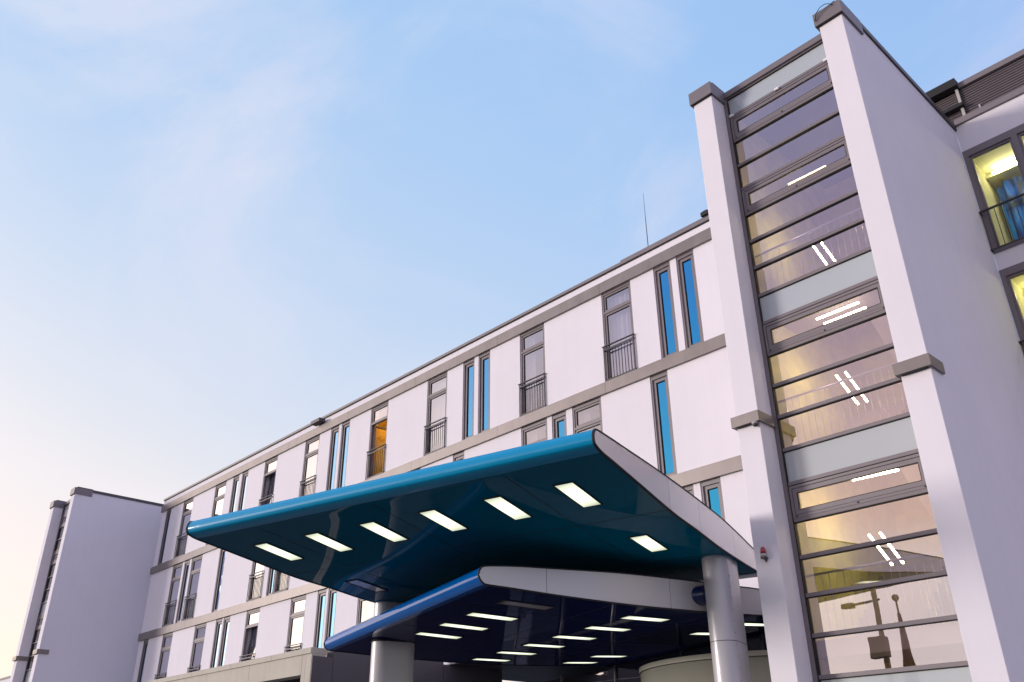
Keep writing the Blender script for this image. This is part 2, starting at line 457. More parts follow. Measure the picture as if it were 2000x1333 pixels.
# wall strips behind the ledges, the plinth storey (open under the first floor where the entrance is) and the left flank
for i in range(3):
    z0 = HEADS[i]; z1 = FLOORS[i+1] if i < 2 else 14.64
    wall.box(XL, XR, Y0, Y0+.34, z0, z1)
wall.box(XL, -22.0, Y0, Y0+.34, 0, FLOORS[0]); wall.box(-22.0, XR, Y0, Y0+.34, 4.76, FLOORS[0])
wall.box(XL, XL+.34, Y0+.34, 19.5, 0, 14.64)
wall.build('wall', M['stucco'], mb_)
def ledge(z0, z1):
    m = MB(); x = XL-.06; k = 0
    seg = [-.606, -.834, -1.094, -1.35, -1.6, -1.86, -2.1, -2.33]
    xs = [XR]+[q*S for q in seg[1:]]+[XL-.06]
    for a, b in zip(xs, xs[1:]):
        m.box(b+.004, a-.004, Y0-.075, Y0-.003, z0, z1)
    m.box(XL-.05, XL-.003, Y0-.003, Y0+1.2, z0, z1)
    return m.build('ledge', M['taupe'], mb_)
ledge(7.895, 8.225); ledge(10.985, 11.305); ledge(14.045, 14.375)
rf = MB(); rf.box(XL-.03, XR, Y0-.05, Y0+.25, 14.645, 14.735); rf.box(-.792*S, XR, Y0+.1, Y0+.4, 14.735, 14.90)
rf.build('roof_edge', M['frame'], mb_)
rg = MB(); rg.box(XL-.02, XR, Y0-.02, Y0-.003, 14.615, 14.645); rg.build('shadow_gap', M['gasket'], mb_)
MB().box(XL, XR, Y0+.4, 24, 14.45, 14.63).build('roof', M['roofing'], mb_)
inn = MB()
inn.box(XL+.34, XR, 17.55, 17.7, 5.17, 14.4)
for fl in (8.23, 11.31): inn.box(XL+.34, XR, Y0+.34, 17.55, fl-.3, fl-.01)
for x in [-.95, -1.25, -1.43, -1.60, -1.72, -1.90, -2.05, -2.4]:
    inn.box(x*S, x*S+.1, Y0+.34, 17.55, 5.17, 14.4)
inn.build('room_wall', M['darkroom'], mb_)
# the amber-lit room behind the open window
ax = -1.5134*S
am = MB(); am.box(ax-.30, ax+1.25, 17.50, 17.54, 11.32, 14.03); am.box(ax+1.26, ax+1.30, Y0+.36, 17.5, 11.32, 14.03); am.box(ax-.34, ax-.30, Y0+.36, 17.5, 11.32, 14.03)
am.box(ax-.3, ax+1.25, Y0+.36, 17.5, 14.0, 14.03)
am.build('lit_room', M['amber'], mb_)
MB().tube((ax+.80, 17.25, 13.72), (ax+.80, 17.25, 13.86), .09, .12, 14).build('ceiling_lamp', M['bulb'], mb_)
MB().box(-22.0, XR, Y0+.002, 23, 4.74, 4.755).build('soffit', M['slate'], mb_)
MB().box(-22.2, XR, 23.0, 23.2, 0, 4.735).build('rear_wall', M['darkroom'], mb_)

# ------------------------------------------------------------------ stair tower
YF, YG = 12.56, 13.05
XRi, XRo = -4.69, -4.235
XLo, XLi = -7.61, -7.165
Zr = lambda r_: r_*YG+EYE
RAYS = [.9545, .9054, .8569, .8121, .765, .7163, .6703, .6235, .5787, .5297, .4822, .4368, .3901, .3441, .2967, .2505, .2044, .1578, .1114, .06]
LV = [14.57]+[Zr(q) for q in RAYS]+[.6]
KIND = ['frost', 'vent', 'clear', 'clear', 'vent', 'clear', 'clear', 'clear', 'frost', 'vent', 'clear', 'clear', 'clear', 'frost', 'vent', 'clear', 'clear', 'clear', 'clear', 'frost', 'clear']
st = empty('stair_tower', (-5.9, 15.0, 0), 'tall white stair tower with glazed front, lit stairs visible inside, beside the blue canopies', 'stair tower', 'stair towers')
def pier(x0, x1, yb, left):
    p = MB().box(x0, x1, YF, yb, 0, 14.5).build('pier', M['stucco'], st, bevel=.008)
    c = MB()
    ybk = YG if left else 13.35
    c.box(x0-.055, x1+.045, YF-.065, ybk, 14.47, 14.78)
    c.build('cap', M['frame'], p)
    if True:
        e = MB()
        e.box(x0+.03, x1+.035, YF+.05, ybk, 14.78, 14.83); e.build('cap_flashing', M['darkmetal'], p)
        g_ = MB(); g_.box(x0-.035, x1+.025, YF-.045, YF-.003, 14.455, 14.467); g_.build('cap_shade_plate', M['gasket'], p)  # solid black plate stands in for shade in the cap's hollow underside
    k = MB(); z0, z1 = 7.14, 7.33
    yk = YG if left else 12.98
    k.box(x0-.055, x1+.045, YF-.09, YF-.003, z0, z1)
    k.box(x1+.003, x1+.045, YF-.003, yk, z0, z1); k.box(x0-.055, x0-.003, YF-.003, yk, z0, z1)
    k.build('ledge', M['taupe'], p)
    u = MB().box(x0+.03, x1-.03, YF-.085, YF-.003, z0-.012, z0-.002); u.build('ledge_shade_strip', M['gasket'], p)  # solid black strip, shade of the ledge's underside given as colour
    return p
pier(XRi, XRo, 17.77, False); pier(XLo, XLi, 17.2, True)
MB().box(XRi-.02, XRo+.04, 13.352, 17.80, 14.675, 14.80).build('side_roof_edge', M['darkmetal'], st)
rt_ = MB(); rt_.box(XLi, XRi, YG-.07, YG+.25, 14.60, 14.74)
rt_.build('roof_edge', M['frame'], st)
MB().box(XRi, XRo, 13.352, 17.77, 14.5, 14.673).build('parapet', M['stucco'], st)
MB().box(XLi+.002, XRi-.002, YG+.10, 17.6, 14.42, 14.565).build('roof', M['roofing'], st)
fr = MB()
fr.box(XLi+.002, XLi+.075, YG-.05, YG+.08, .5, 14.57); fr.box(XRi-.075, XRi-.002, YG-.05, YG+.08, .5, 14.57)
for z in LV[:-1]: fr.box(XLi+.075, XRi-.075, YG-.022, YG+.06, z-.004, z+.056)
fr.box(XLi+.075, XRi-.075, YG-.02, YG+.06, 14.57+.05, 14.60)
fr.build('mullion_frame', M['frame'], st)
gk = MB()
for z in LV[:-1]: gk.box(XLi+.08, XRi-.08, YG-.012, YG+.05, z-.016, z-.005)
gk.box(XLi+.075, XLi+.09, YG-.03, YG+.04, .5, 14.5)
gk.build('gasket', M['gasket'], st)
gx0, gx1 = XLi+.08, XRi-.08
for a, b, k in zip(LV, LV[1:], KIND):
    if k == 'frost':
        MB().box(gx0, gx1, YG+.012, YG+.03, b+.05, a-.02).build('frosted_panel', M['frost'], st)
    elif k == 'clear':
        MB().face([(gx0, YG+.02, b+.05), (gx1, YG+.02, b+.05), (gx1, YG+.02, a-.02), (gx0, YG+.02, a-.02)]).build('glass_pane', M['stairglass'], st)
    else:
        z0, z1 = b+.055, a-.024
        f = sash_mesh(gx0+.012, gx1-.012, z0, z1, .045, YG-.03, YG+.05)
        f = f.build('vent_window', M['frame'], st)
        s2 = sash_mesh(gx0+.065, gx1-.065, z0+.053, z1-.053, .07, YG-.022, YG+.04); s2.build('sash', M['frame'], f)
        g2 = gasket_mesh(gx0+.135, gx1-.135, z0+.123, z1-.123, .012, YG-.02); g2.build('gasket', M['gasket'], f)
        MB().face([(gx0+.13, YG, z0+.118), (gx1-.13, YG, z0+.118), (gx1-.13, YG, z1-.118), (gx0+.13, YG, z1-.118)]).build('pane', M['stairglass'], f)
        lk = MB()
        for t in (.02, .5, .98): lk.box(gx0+.04+(gx1-gx0-.1)*t-.012, gx0+.04+(gx1-gx0-.1)*t+.012, YG-.042, YG-.03, z0+.012, z0+.034)
        lk.build('latch', M['gasket'], f)
# three white contact sensors over the topmost vent window
for t in (.03, .49, .955):
    x = gx0+(gx1-gx0)*t
    MB().box(x-.05, x+.05, YG-.075, YG-.024, LV[1]-.012, LV[1]+.04).build('sensor_box', M['whiteplastic'], st, bevel=.008)
# inside: walls, half landings at the glass, sloped flights, railings and lamps
MB().box(XLi-.001, XLi+.012, YG+.12, 17.2, 0.2, 14.415).build('inner_wall', M['plaster'], st)
MB().box(XLi+.013, XRi-.002, 17.2, 17.3, 0.2, 14.415).build('rear_wall', M['plaster'], st)
LANDS = (9.76, 6.70, 3.64)
for k, z in enumerate((12.84,)+LANDS):
    if k: MB().box(XLi+.014, XRi-.002, YG+.14, 14.45, z-.28, z-.02).build('landing', M['soffit'], st)
    MB().box(XLi+.014, XRi-.002, 16.35, 17.19, z-1.54-.26, z-1.54).build('landing', M['soffit'], st)
    # flight that climbs from the rear floor (z-1.54) to this half landing, on the right; and from it up to the rear floor, on the left
    def flight(x0, x1, ya, za, yb, zb):
        m = MB(); n = 9
        prof = [(ya, za-.20), (yb, zb-.20)]
        top = []
        for i in range(n):
            y_0 = ya+(yb-ya)*i/n; y_1 = ya+(yb-ya)*(i+1)/n; zz = za+(zb-za)*(i+1)/n
            top += [(y_0, zz), (y_1, zz)]
        poly = prof+list(reversed(top))
        a = [m.bm.verts.new((x0, y, zz)) for y, zz in poly]; b = [m.bm.verts.new((x1, y, zz)) for y, zz in poly]
        m.bm.faces.new(a); m.bm.faces.new(list(reversed(b)))
        for i in range(len(poly)): m.bm.faces.new((a[i], b[i], b[(i+1) % len(poly)], a[(i+1) % len(poly)]))
        return m.build('stair_flight', M['soffit'], st)
    if k: flight(-5.80, XRi-.01, 16.35, z-1.54, 14.45, z)
    if k: flight(XLi+.014, -6.0, 14.45, z, 16.35, z+1.54)
    if k:
        q = MB(); yy = YG+.22
        q.tube((XLi+.03, yy, z+1.0), (XRi-.02, yy, z+1.0), .022, n=8)
        for i in range(19):
            x = XLi+.16+i*.125
            q.tube((x, yy, z-.02), (x, yy, z+1.0), .0065, n=6)
        q.build('railing', M['steel'], st)
        q = MB()
        q.tube((-5.86, 14.45, z+.95), (-5.86, 16.35, z-.55), .02, n=8);
        for i in range(10):
            t = i/9; q.tube((-5.86, 14.45+1.9*t, z-1.54*t), (-5.86, 14.45+1.9*t, z+.95-1.5*t), .006, n=5)
        q.build('stair_railing', M['steel'], st)
def tubes(pa, pb, off, n=2, m_=None):
    pa, pb, off = Vector(pa), Vector(pb), Vector(off)
    for i in range(n):
        q = MB().tube(pa+off*i, pb+off*i, .022, n=10)
        q.build('fluorescent_lamp', m_ or M['tube'], st)
from mathutils import Vector as V_
def ray(px, py):
    d = rt*(px-1000)-up*(py-666.5)+fw*1701.3
    return d/d.y
def on(px, py, y): r_ = ray(px, py)*y; return (r_.x, r_.y, r_.z+EYE)
tubes(on(1540, 361, 13.9), on(1613, 325, 13.9), (0, 0, 0), 1, M['tube_warm'])
tubes(on(1595, 624, 13.8), on(1677, 591, 13.8), (0, .27, 0), 2)
tubes(on(1665, 938, 13.8), on(1755, 918, 13.8), (0, .1, 0), 1)
for (a, b, c_, d_) in (((1588, 480), (1616, 519), (1604, 474), (1632, 512)), ((1633, 733), (1676, 790), (1651, 727), (1694, 785)), ((1697, 1045), (1743, 1104), (1719, 1041), (1764, 1100))):
    tubes(on(*a, 14.15), on(*b, 14.75), (0, 0, 0), 1); tubes(on(*c_, 14.15), on(*d_, 14.75), (0, 0, 0), 1)

# warm spots on the stair ceilings
def spot(x, y, z, e):
    l_ = bpy.data.lights.new('stair_spot', 'POINT'); l_.energy = e; l_.color = (1.0, .86, .42); l_.shadow_soft_size = .045
    o = bpy.data.objects.new('stair_spot', l_); COL.objects.link(o); o.location = Vector((x, y, z))-world_loc(st); o.parent = st
for z, e in ((11.55, 20), (8.50, 22), (5.75, 26)): spot(-6.45, 14.1, z, e)
# the far stair tower, a copy of the first without its lit lamps
dx = -44.085-(-4.235)
far = copy_tree(st); far.location.x += dx
far['label'] = 'distant white stair tower at the left end of the long building'
for ch in list(children(far)):
    n_ = ch.name.split('.')[0]
    if n_ in ('stair_spot', 'fluorescent_lamp', 'railing', 'stair_railing', 'sensor_box', 'stair_flight', 'latch'):
        bpy.data.objects.remove(ch)

# ------------------------------------------------------------------ side wing with lit rooms, right of the tower
YS = 17.77
sw = empty('side_wing', (-1.0, YS, 0), 'white wing right of the stair tower with yellow-lit rooms and louvred roof screen', 'building')
w = MB()
w.box(XRo+.003, 8, YS, YS+.3, 14.07, 14.78); w.box(XRo+.003, 8, YS, YS+.3, 10.99, 11.395); w.box(XRo+.003, 8, YS, YS+.3, 0, 8.31)
for z0, z1 in ((11.395, 14.07), (8.31, 10.99)): w.box(-2.18, 8, YS, YS+.3, z0, z1)
w.build('wall', M['stucco'], sw)
p_ = MB(); p_.box(XRo+.045, 8, YS-.06, YS+.3, 14.783, 14.93); p_.build('parapet_edge', M['frame'], sw)
for z0, z1, fl in ((11.395, 14.07, 0), (8.31, 10.99, 1)):
    x0, x1 = XRo+.006, -2.18; xm = -3.19
    f = MB()
    f.box(x0, x0+.10, YS-.02, YS+.12, z0, z1); f.box(x1-.1, x1, YS-.02, YS+.12, z0, z1); f.box(xm-.06, xm+.06, YS-.02, YS+.12, z0+.1, z1-.17)
    f.box(x0+.1, x1-.1, YS-.02, YS+.12, z1-.17, z1); f.box(x0+.1, x1-.1, YS-.02, YS+.12, z0, z0+.1)
    f = f.build('window', M['frame'], sw)
    for a, b in ((x0+.1, xm-.06), (xm+.06, x1-.1)):
        sash_mesh(a, b, z0+.1, z1-.17, .05, YS+.02, YS+.09).build('sash', M['frame'], f)
        MB().face([(a+.04, YS+.06, z0+.14), (b-.04, YS+.06, z0+.14), (b-.04, YS+.06, z1-.21), (a+.04, YS+.06, z1-.21)]).build('pane', M['roomglass'], f)
    q = MB(); yy = YS-.11
    q.bar((x0-.01, yy, z0+1.0), (x1+.02, yy, z0+1.0), .05, .03); q.bar((x0, yy, z0+.05), (x1, yy, z0+.05), .015, .03)
    for i in range(16):
        x = x0+.02+i*.135; q.tube((x, yy, z0+.05), (x, yy, z0+1.0), .008, n=6)
    for zz in (z0+.06, z0+.98):
        q.bar((x0+.01, yy, zz), (x0+.01, YS-.02, zz), .03, .03)
    q.build('balustrade', M['iron'], f)
    rm = MB()
    rm.box(XRo+.01, XRo+.03, YS+.32, 21.2, z0, z1+.2); rm.box(XRo, 0, 21.2, 21.3, z0, z1+.2); rm.box(-.4, -.3, YS+.3, 21.2, z0, z1+.2)
    rm.box(XRo, -.3, YS+.31, 21.2, z1+.06, z1+.10); rm.box(XRo+.03, -.4, 18.95, 21.2, z1-.12, z1-.05); rm.box(XRo+.01, -.3, YS+.31, 21.2, z0-.08, z0-.02)
    rm.build('lit_room', M['roomwall'], sw)
    MB().box(XRo+.2, -.6, 18.88, 18.93, z1-.10, z1-.055).build('cove_lamp', M['cove'], sw)
# patterned drape in the upper room
dm = MB(); n = 50
v = []
for i in range(n+1):
    x = -4.10+1.9*i/n; y = 19.15+.05*math.sin(i*.9)+.03*math.sin(i*2.1+1)
    v.append((dm.bm.verts.new((x, y, 11.40)), dm.bm.verts.new((x, y, 13.72+.10*math.sin(i*.2)))))
for a, b in zip(v, v[1:]):
    f = dm.bm.faces.new((a[0], b[0], b[1], a[1])); f.smooth = True
drape = solo(dm, 'drape', M['drape'], (-3.1, 19.15, 11.40), 'blue patterned drape hanging inside the upper lit window on the right', 'drape')
drape.modifiers.new('cloth', 'SOLIDIFY').thickness = .006
# louvred screen on the wing's roof
ls = empty('louvre_screen', (-1, 18.2, 14.93), 'brown louvred screen standing on the roof edge of the right wing', 'louvre screen')
l = MB()
YL = 17.98
for i in range(13):
    z = 14.99+i*.066
    l.bar((XRo-.9, YL, z), (8, YL, z), .055, .03, up=(0, .5, 1))
l.build('slat', M['frame'], ls)
MB().box(-3.93, 8, YL-.10, YL+.1, 15.83, 15.97).build('top_rail', M['frame'], ls)
q = MB()
q.box(-4.02, -3.96, YL-.10, YL-.04, 14.95, 15.83); q.box(-3.66, -3.63, YL-.09, YL-.05, 14.95, 15.16)
q.build('post', M['lightgrey'], ls)
q = MB(); q.box(-5.2, -3.93, YL-.24, YL+.1, 15.84, 16.05); q.box(-5.2, -3.93, YL-.20, YL-.06, 15.28, 15.36); q.build('end_hood', M['gasket'], ls)
MB().box(XRo-.9, 8, YL+.10, YL+.14, 14.9, 15.85).build('backing_panel', M['darkmetal'], ls)

# ------------------------------------------------------------------ low entrance block on the left
YP = 13.3*.9; ZK = lambda z: EYE+(z-EYE)*.9
eb = empty('entrance_block', (-33, YP, 0), 'low beige concrete block with dark side wall under the first-floor windows', 'building')
XC = -22.2*.9
def run(xs, y0, y1, z0, z1, name, mt):
    m = MB()
    for a, b in zip(xs, xs[1:]): m.box(b+.006, a-.006, y0, y1, z0, z1)
    return m.build(name, mt, eb)
ray2 = lambda px, py: ray(px, py).x*YP
run([XC]+[q*.9 for q in (-24.36, -26.9, -29.6, -32.3, -35.0, -37.7, -40.4, -43.9)], YP-.03, YP+.45, ZK(5.0), ZK(5.15), 'coping', M['beige'])
run([XC-.44]+[q*.9 for q in (-25.7, -28.5, -31.3, -34.1, -36.9, -39.7, -43.9)], YP, YP+.35, ZK(4.47), ZK(4.994), 'beam', M['beige'])
MB().box(XC-.434, XC, YP, YP+.4, 0, ZK(4.994)).build('post', M['beige'], eb)
MB().box(-39.5, XC-.3, YP+.45, Y0-.08, 4.45, 4.60).build('roof', M['roofing'], eb)
MB().box(-39.5, XC-.5, YP+2.2, YP+2.3, 0, 4.44).build('recess_wall', M['darkroom'], eb)
dv = Vector((math.sin(R(-2)), math.cos(R(-2)))); nv = Vector((dv.y, -dv.x))
pw = MB(); p0 = Vector((XC+.03, YP+.004))
sds = [0, .62, 2.4, 4.3, 6.6]
for a, b in zip(sds, sds[1:]):
    A_ = p0+dv*(a+.006); B_ = p0+dv*(b-.006)
    pw.prism([(A_.x, A_.y), (B_.x, B_.y), (B_.x-nv.x*.3, B_.y-nv.y*.3), (A_.x-nv.x*.3, A_.y-nv.y*.3)], 0, ZK(4.93) if a == 0 else 5.0 if a < 4 else 4.73)
pw.build('side_wall', M['slate'], eb)
sb = MB(); A_ = p0+dv*.02-nv*.02; B_ = p0+dv*6.5-nv*.02
sb.prism([(A_.x, A_.y), (B_.x, B_.y), (B_.x-nv.x*.2, B_.y-nv.y*.2), (A_.x-nv.x*.2, A_.y-nv.y*.2)], 0, ZK(4.9))
sb.build('joint_backing', M['gasket'], eb)

# ------------------------------------------------------------------ canopies
def catmull(pts, k=6):
    P = [pts[0]]+list(pts)+[pts[-1]]; o = []
    for i in range(1, len(P)-2):
        for j in range(k):
            t = j/k; a, b, c_, d_ = P[i-1], P[i], P[i+1], P[i+2]
            o.append(tuple(.5*((2*b[m])+(-a[m]+c_[m])*t+(2*a[m]-5*b[m]+4*c_[m]-d_[m])*t*t+(-a[m]+3*b[m]-3*c_[m]+d_[m])*t**3) for m in range(2)))
    o.append(pts[-1]); return o
def interp(prof, d):
    for a, b in zip(prof, prof[1:]):
        if a[0] <= d <= b[0]: return a[1]+(b[1]-a[1])*(d-a[0])/max(1e-9, b[0]-a[0])
    return prof[-1][1]
K = .9
def canopy(A, e1, e2, W, top, bot, mt, mt2, name, label, lamps, joints_u, joints_d, seams):
    A = (A[0]*K, A[1]*K); W *= K
    top = [(a*K, b*K) for a, b in top]; bot = [(a*K, b*K) for a, b in bot]
    lamps = [(u*K, d*K, q) for u, d, q in lamps]
    joints_u = [q*K for q in joints_u]; joints_d = [q*K for q in joints_d]; seams = [q*K for q in seams]
    root = empty(name, (A[0], A[1], 0), label, 'canopy', 'wing-shaped entrance canopies')
    A = Vector(A); e1 = Vector(e1); e2 = Vector(e2)
    tp = catmull(top); bt = catmull(bot)
    P3 = lambda u, d, z: (A.x+e1.x*u+e2.x*d, A.y+e1.y*u+e2.y*d, z+EYE)
    prof = list(reversed(tp))+bt[1:]                 # rear top -> nose -> rear bottom
    us = [W*i/6 for i in range(7)]
    ks = len(tp)-1+max(i for i, p in enumerate(bt) if p[0] <= .26*K)
    def skin(pr, name_, mt_):
        m = MB(); grid = [[m.bm.verts.new(P3(u, d, z)) for d, z in pr] for u in us]
        for a, b in zip(grid, grid[1:]):
            for i in range(len(pr)-1):
                f = m.bm.faces.new((a[i], a[i+1], b[i+1], b[i])); f.smooth = True
        m.build(name_, mt_, root)
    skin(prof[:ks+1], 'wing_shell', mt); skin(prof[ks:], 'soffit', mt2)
    m = MB()
    dR, zt, zb = prof[0][0], prof[0][1], prof[-1][1]
    m.face([P3(0, dR, zb), P3(W, dR, zb), P3(W, dR, zt), P3(0, dR, zt)])
    m.build('rear_face', mt, root)
    m = MB(); tt = [p for p in tp if p[0] >= .35]; g2_ = []
    for u in (.04, W-.04): g2_.append([m.bm.verts.new(P3(u, d, z+.004)) for d, z in tt])
    for i in range(len(tt)-1): m.bm.faces.new((g2_[0][i], g2_[0][i+1], g2_[1][i+1], g2_[1][i]))
    m.build('roof_sheet', M['roofing'], root)
    # end panels, split at their seams, with a black edge trim
    for uo, s in ((0, -1), (W, 1)):
        ds = [0]+seams+[dR]
        m = MB()
        for a, b in zip(ds, ds[1:]):
            ts = [p for p in tp if a < p[0] < b]; bs = [p for p in bt if a < p[0] < b]
            e = .004 if a > 0 else 0
            poly = [(a+e, interp(tp, a+e)-.008)]+[(p[0], p[1]-.008) for p in ts]+[(b-.004, interp(tp, b-.004)-.008), (b-.004, interp(bt, b-.004)+.008)]+[(p[0], p[1]+.008) for p in reversed(bs)]
            if a > 0: poly.append((a+e, interp(bt, a+e)+.008))
            q0 = [m.bm.verts.new(P3(uo+s*.002, *p)) for p in poly]; q1 = [m.bm.verts.new(P3(uo+s*.022, *p)) for p in poly]
            m.bm.faces.new(q0); m.bm.faces.new(list(reversed(q1)))
            for i in range(len(poly)): m.bm.faces.new((q0[i], q1[i], q1[(i+1) % len(poly)], q0[(i+1) % len(poly)]))
        m.build('end_panel', M['panel'], root)
        m = MB()
        for a, b in zip(prof, prof[1:]):
            m.bar(P3(uo+s*.013, *a), P3(uo+s*.013, *b), .032, .020)
        m.build('edge_trim', M['gasket'], root)
    # joints of the soffit sheets
    m = MB()
    def strip(u0, d0, u1, d1, n):
        for i in range(n):
            ua, da = u0+(u1-u0)*i/n, d0+(d1-d0)*i/n; ub, db = u0+(u1-u0)*(i+1)/n, d0+(d1-d0)*(i+1)/n
            m.bar(P3(ua, da, interp(bt, da)-.0005), P3(ub, db, interp(bt, db)-.0005), .009, .004)
    for u in joints_u: strip(u, .35*K, u, dR-.02, 14)
    for d in joints_d: strip(.03, d, W-.03, d, 2)
    m.build('soffit_joint', M['gasket'], root)
    for u, d, lit in lamps:
        hu, hd = .155*K, .49*K
        def Q(du, dd, off): 
            z0 = interp(bt, d-hd); z1 = interp(bt, d+hd); z = z0+(z1-z0)*(dd+hd)/(2*hd)
            return P3(u+du, d+dd, z-off)
        rt0 = world_loc(root)
        f = MB()
        t = .022
        for a, b in (((-hu-t, -hd-t), (hu+t, -hd)), ((-hu-t, hd), (hu+t, hd+t)), ((-hu-t, -hd), (-hu, hd)), ((hu, -hd), (hu+t, hd))):
            pts = [(a[0], a[1]), (b[0], a[1]), (b[0], b[1]), (a[0], b[1])]
            q0 = [f.bm.verts.new(Q(*p, -.01)) for p in pts]; q1 = [f.bm.verts.new(Q(*p, .014)) for p in pts]
            f.bm.faces.new(q0); f.bm.faces.new(list(reversed(q1)))
            for i in range(4): f.bm.faces.new((q0[i], q1[i], q1[(i+1) % 4], q0[(i+1) % 4]))
        fo = f.build('ceiling_light', M['gasket'], root)
        if not lit: fo['label'] = 'switched-off grey ceiling light panel'
        g_ = MB(); g_.face([Q(-hu, -hd, .009), Q(-hu, hd, .009), Q(hu, hd, .009), Q(hu, -hd, .009)])
        # diffuser in its own axes so that its material follows its length
        me = g_
        o = me.build('diffuser', M['panel_lamp'] if lit else M['unlit'], fo)
    return root

U_TOP = [(0, 4.30), (.012, 4.36), (.045, 4.415), (.10, 4.445), (.45, 4.462), (1.1, 4.475), (2.5, 4.50), (4.1, 4.49), (5.6, 4.44), (7.25, 4.28), (8.1, 4.17)]
U_BOT = [(0, 4.30), (.012, 4.25), (.06, 4.205), (.25, 4.16), (.63, 4.13), (1.45, 4.06), (2.85, 3.94), (3.95, 3.90), (5.3, 3.84), (7.25, 3.84), (8.1, 3.89)]
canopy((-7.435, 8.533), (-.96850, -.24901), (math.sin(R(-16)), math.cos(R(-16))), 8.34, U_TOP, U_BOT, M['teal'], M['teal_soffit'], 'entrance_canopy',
       'upper teal wing-shaped canopy with lit panels in its soffit', 
       [(u, 1.49, True) for u in (1.0, 2.29, 3.58, 4.88, 6.17, 7.45)]+[(.99, 4.23, True), (7.5, 4.17, False)],
       (1.65, 4.23, 6.82), (2.72, 5.45), [2.75, 4.15, 6.0])
L_TOP = [(0, 3.20), (.012, 3.25), (.04, 3.29), (.094, 3.328), (.35, 3.36), (.82, 3.395), (1.45, 3.423), (2.5, 3.47), (3.3, 3.489), (4.6, 3.494), (5.7, 3.49), (6.2, 3.485), (8.4, 3.43)]
L_BOT = [(0, 3.20), (.012, 3.13), (.077, 3.057), (.175, 3.031), (.63, 3.014), (1.43, 2.977), (2.5, 2.946), (3.3, 2.933), (4.05, 2.936), (4.8, 2.942), (5.7, 2.968), (6.2, 2.987), (8.4, 3.09)]
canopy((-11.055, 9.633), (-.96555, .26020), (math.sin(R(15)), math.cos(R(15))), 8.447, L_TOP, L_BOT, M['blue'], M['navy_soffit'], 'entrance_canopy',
       'lower royal-blue wing-shaped canopy crossing beneath the teal one',
       [(1.0, 1.46, False)]+[(u, 1.44, True) for u in (2.31, 3.59, 4.86)]+[(u, 4.1, True) for u in (1.0, 2.3, 3.6, 4.92, 6.25, 7.59)]+[(u, 6.8, True) for u in (.97, 2.31, 6.3, 7.66)],
       (1.65, 4.23, 6.82), (2.75, 5.45), [1.30, 3.95, 5.55])

# ------------------------------------------------------------------ columns
def racetrack(cx, cy, a, b, az, n=14):
    r_ = b/2; h = (a-b)/2; t = R(az); ux, uy = math.sin(t), math.cos(t); vx, vy = uy, -ux
    o = []
    for s, st_ in ((1, 0), (-1, 180)):
        for i in range(n+1):
            th = R(st_)+math.pi*i/n
            lx = r_*math.cos(th); ly = s*h+r_*math.sin(th)
            o.append((cx+ux*ly+vx*lx, cy+uy*ly+vy*lx))
    return o
def column(cx, cy, az, parts, label):
    root = empty('canopy_column', (cx, cy, 0), label, 'column', 'grey columns carrying the canopies')
    for z0, z1 in parts:
        m = MB(); poly = racetrack(cx, cy, .90, .45, az)
        a = [m.bm.verts.new((x, y, z0)) for x, y in poly]; b = [m.bm.verts.new((x, y, z1)) for x, y in poly]
        for i in range(len(poly)):
            f = m.bm.faces.new((a[i], a[(i+1) % len(poly)], b[(i+1) % len(poly)], b[i])); f.smooth = True
        m.build('column_shell', M['column'], root)
    m = MB(); m.prism(racetrack(cx, cy, .885, .435, az), 0, parts[-1][1]-.004); m.build('column_core', M['gasket'], root)
    return root
cR = column(-9.40*K, 14.25*K, -16, [(.12, 3.69), (3.70, EYE+K*3.845)], 'grey oval column at the right, carrying the upper canopy')
m = MB()
t = R(-16); ux, uy = math.sin(t), math.cos(t); vx, vy = uy, -ux
for z in [x*.18+.4 for x in range(25)]:
    for s in (-.30, ):
        px_, py_ = -9.40*K+ux*s+vx*.226, 14.25*K+uy*s+vy*.226
        m.ball((px_, py_, z), .007, 4)
m.build('rivet', M['gasket'], cR)
b0 = on(1358, 1164, 14.1)
m = MB(); m.tube((-10.42*K, 13.97*K, EYE+3.23*K), (-9.5*K, 14.2*K, EYE+3.23*K), .158, n=24); m.build('bracket_tube', M['navy'], cR)
cL = column(-16.9*K, 12.2*K, 15, [(.12, EYE+K*3.0), (EYE+K*3.44, EYE+K*3.83)], 'broad grey column at the left, passing through the lower canopy')
m = MB(); m.prism(racetrack(-16.9*K, 12.2*K, .92, .47, 15), EYE+K*3.0-.025, EYE+K*3.0); m.build('collar', M['gasket'], cL)

# ------------------------------------------------------------------ drum and lobby glass under the canopies
dr = empty('drum_wall', (-11.06*K, 17.85*K, 0), 'curved beige drum-shaped wall behind the right-hand column', 'wall')
def ring(r_, z0, z1, n=64):
    m = MB(); a = []; b = []
    for i in range(n):
        th = 2*math.pi*i/n
        a.append(m.bm.verts.new((-11.06*K+r_*math.cos(th), 17.85*K+r_*math.sin(th), z0))); b.append(m.bm.verts.new((-11.06*K+r_*math.cos(th), 17.85*K+r_*math.sin(th), z1)))
    for i in range(n):
        f = m.bm.faces.new((a[i], a[(i+1) % n], b[(i+1) % n], b[i])); f.smooth = True
    m.bm.faces.new(b)
    return m
ring(2.34, .12, 3.63).build('drum_face', M['drum'], dr); ring(2.367, 3.64, 3.73).build('top_rim', M['drum'], dr)
eg = empty('entrance_glazing', (-14, 19, 0), 'dark glass entrance wall with steel posts beneath the lower canopy', 'glass wall')
eB = Vector((-11.055, 9.633))*K; f1 = Vector((-.96555, .26020)); f2 = Vector((math.sin(R(15)), math.cos(R(15))))
G = lambda u, d: eB+(f1*u+f2*d)*K
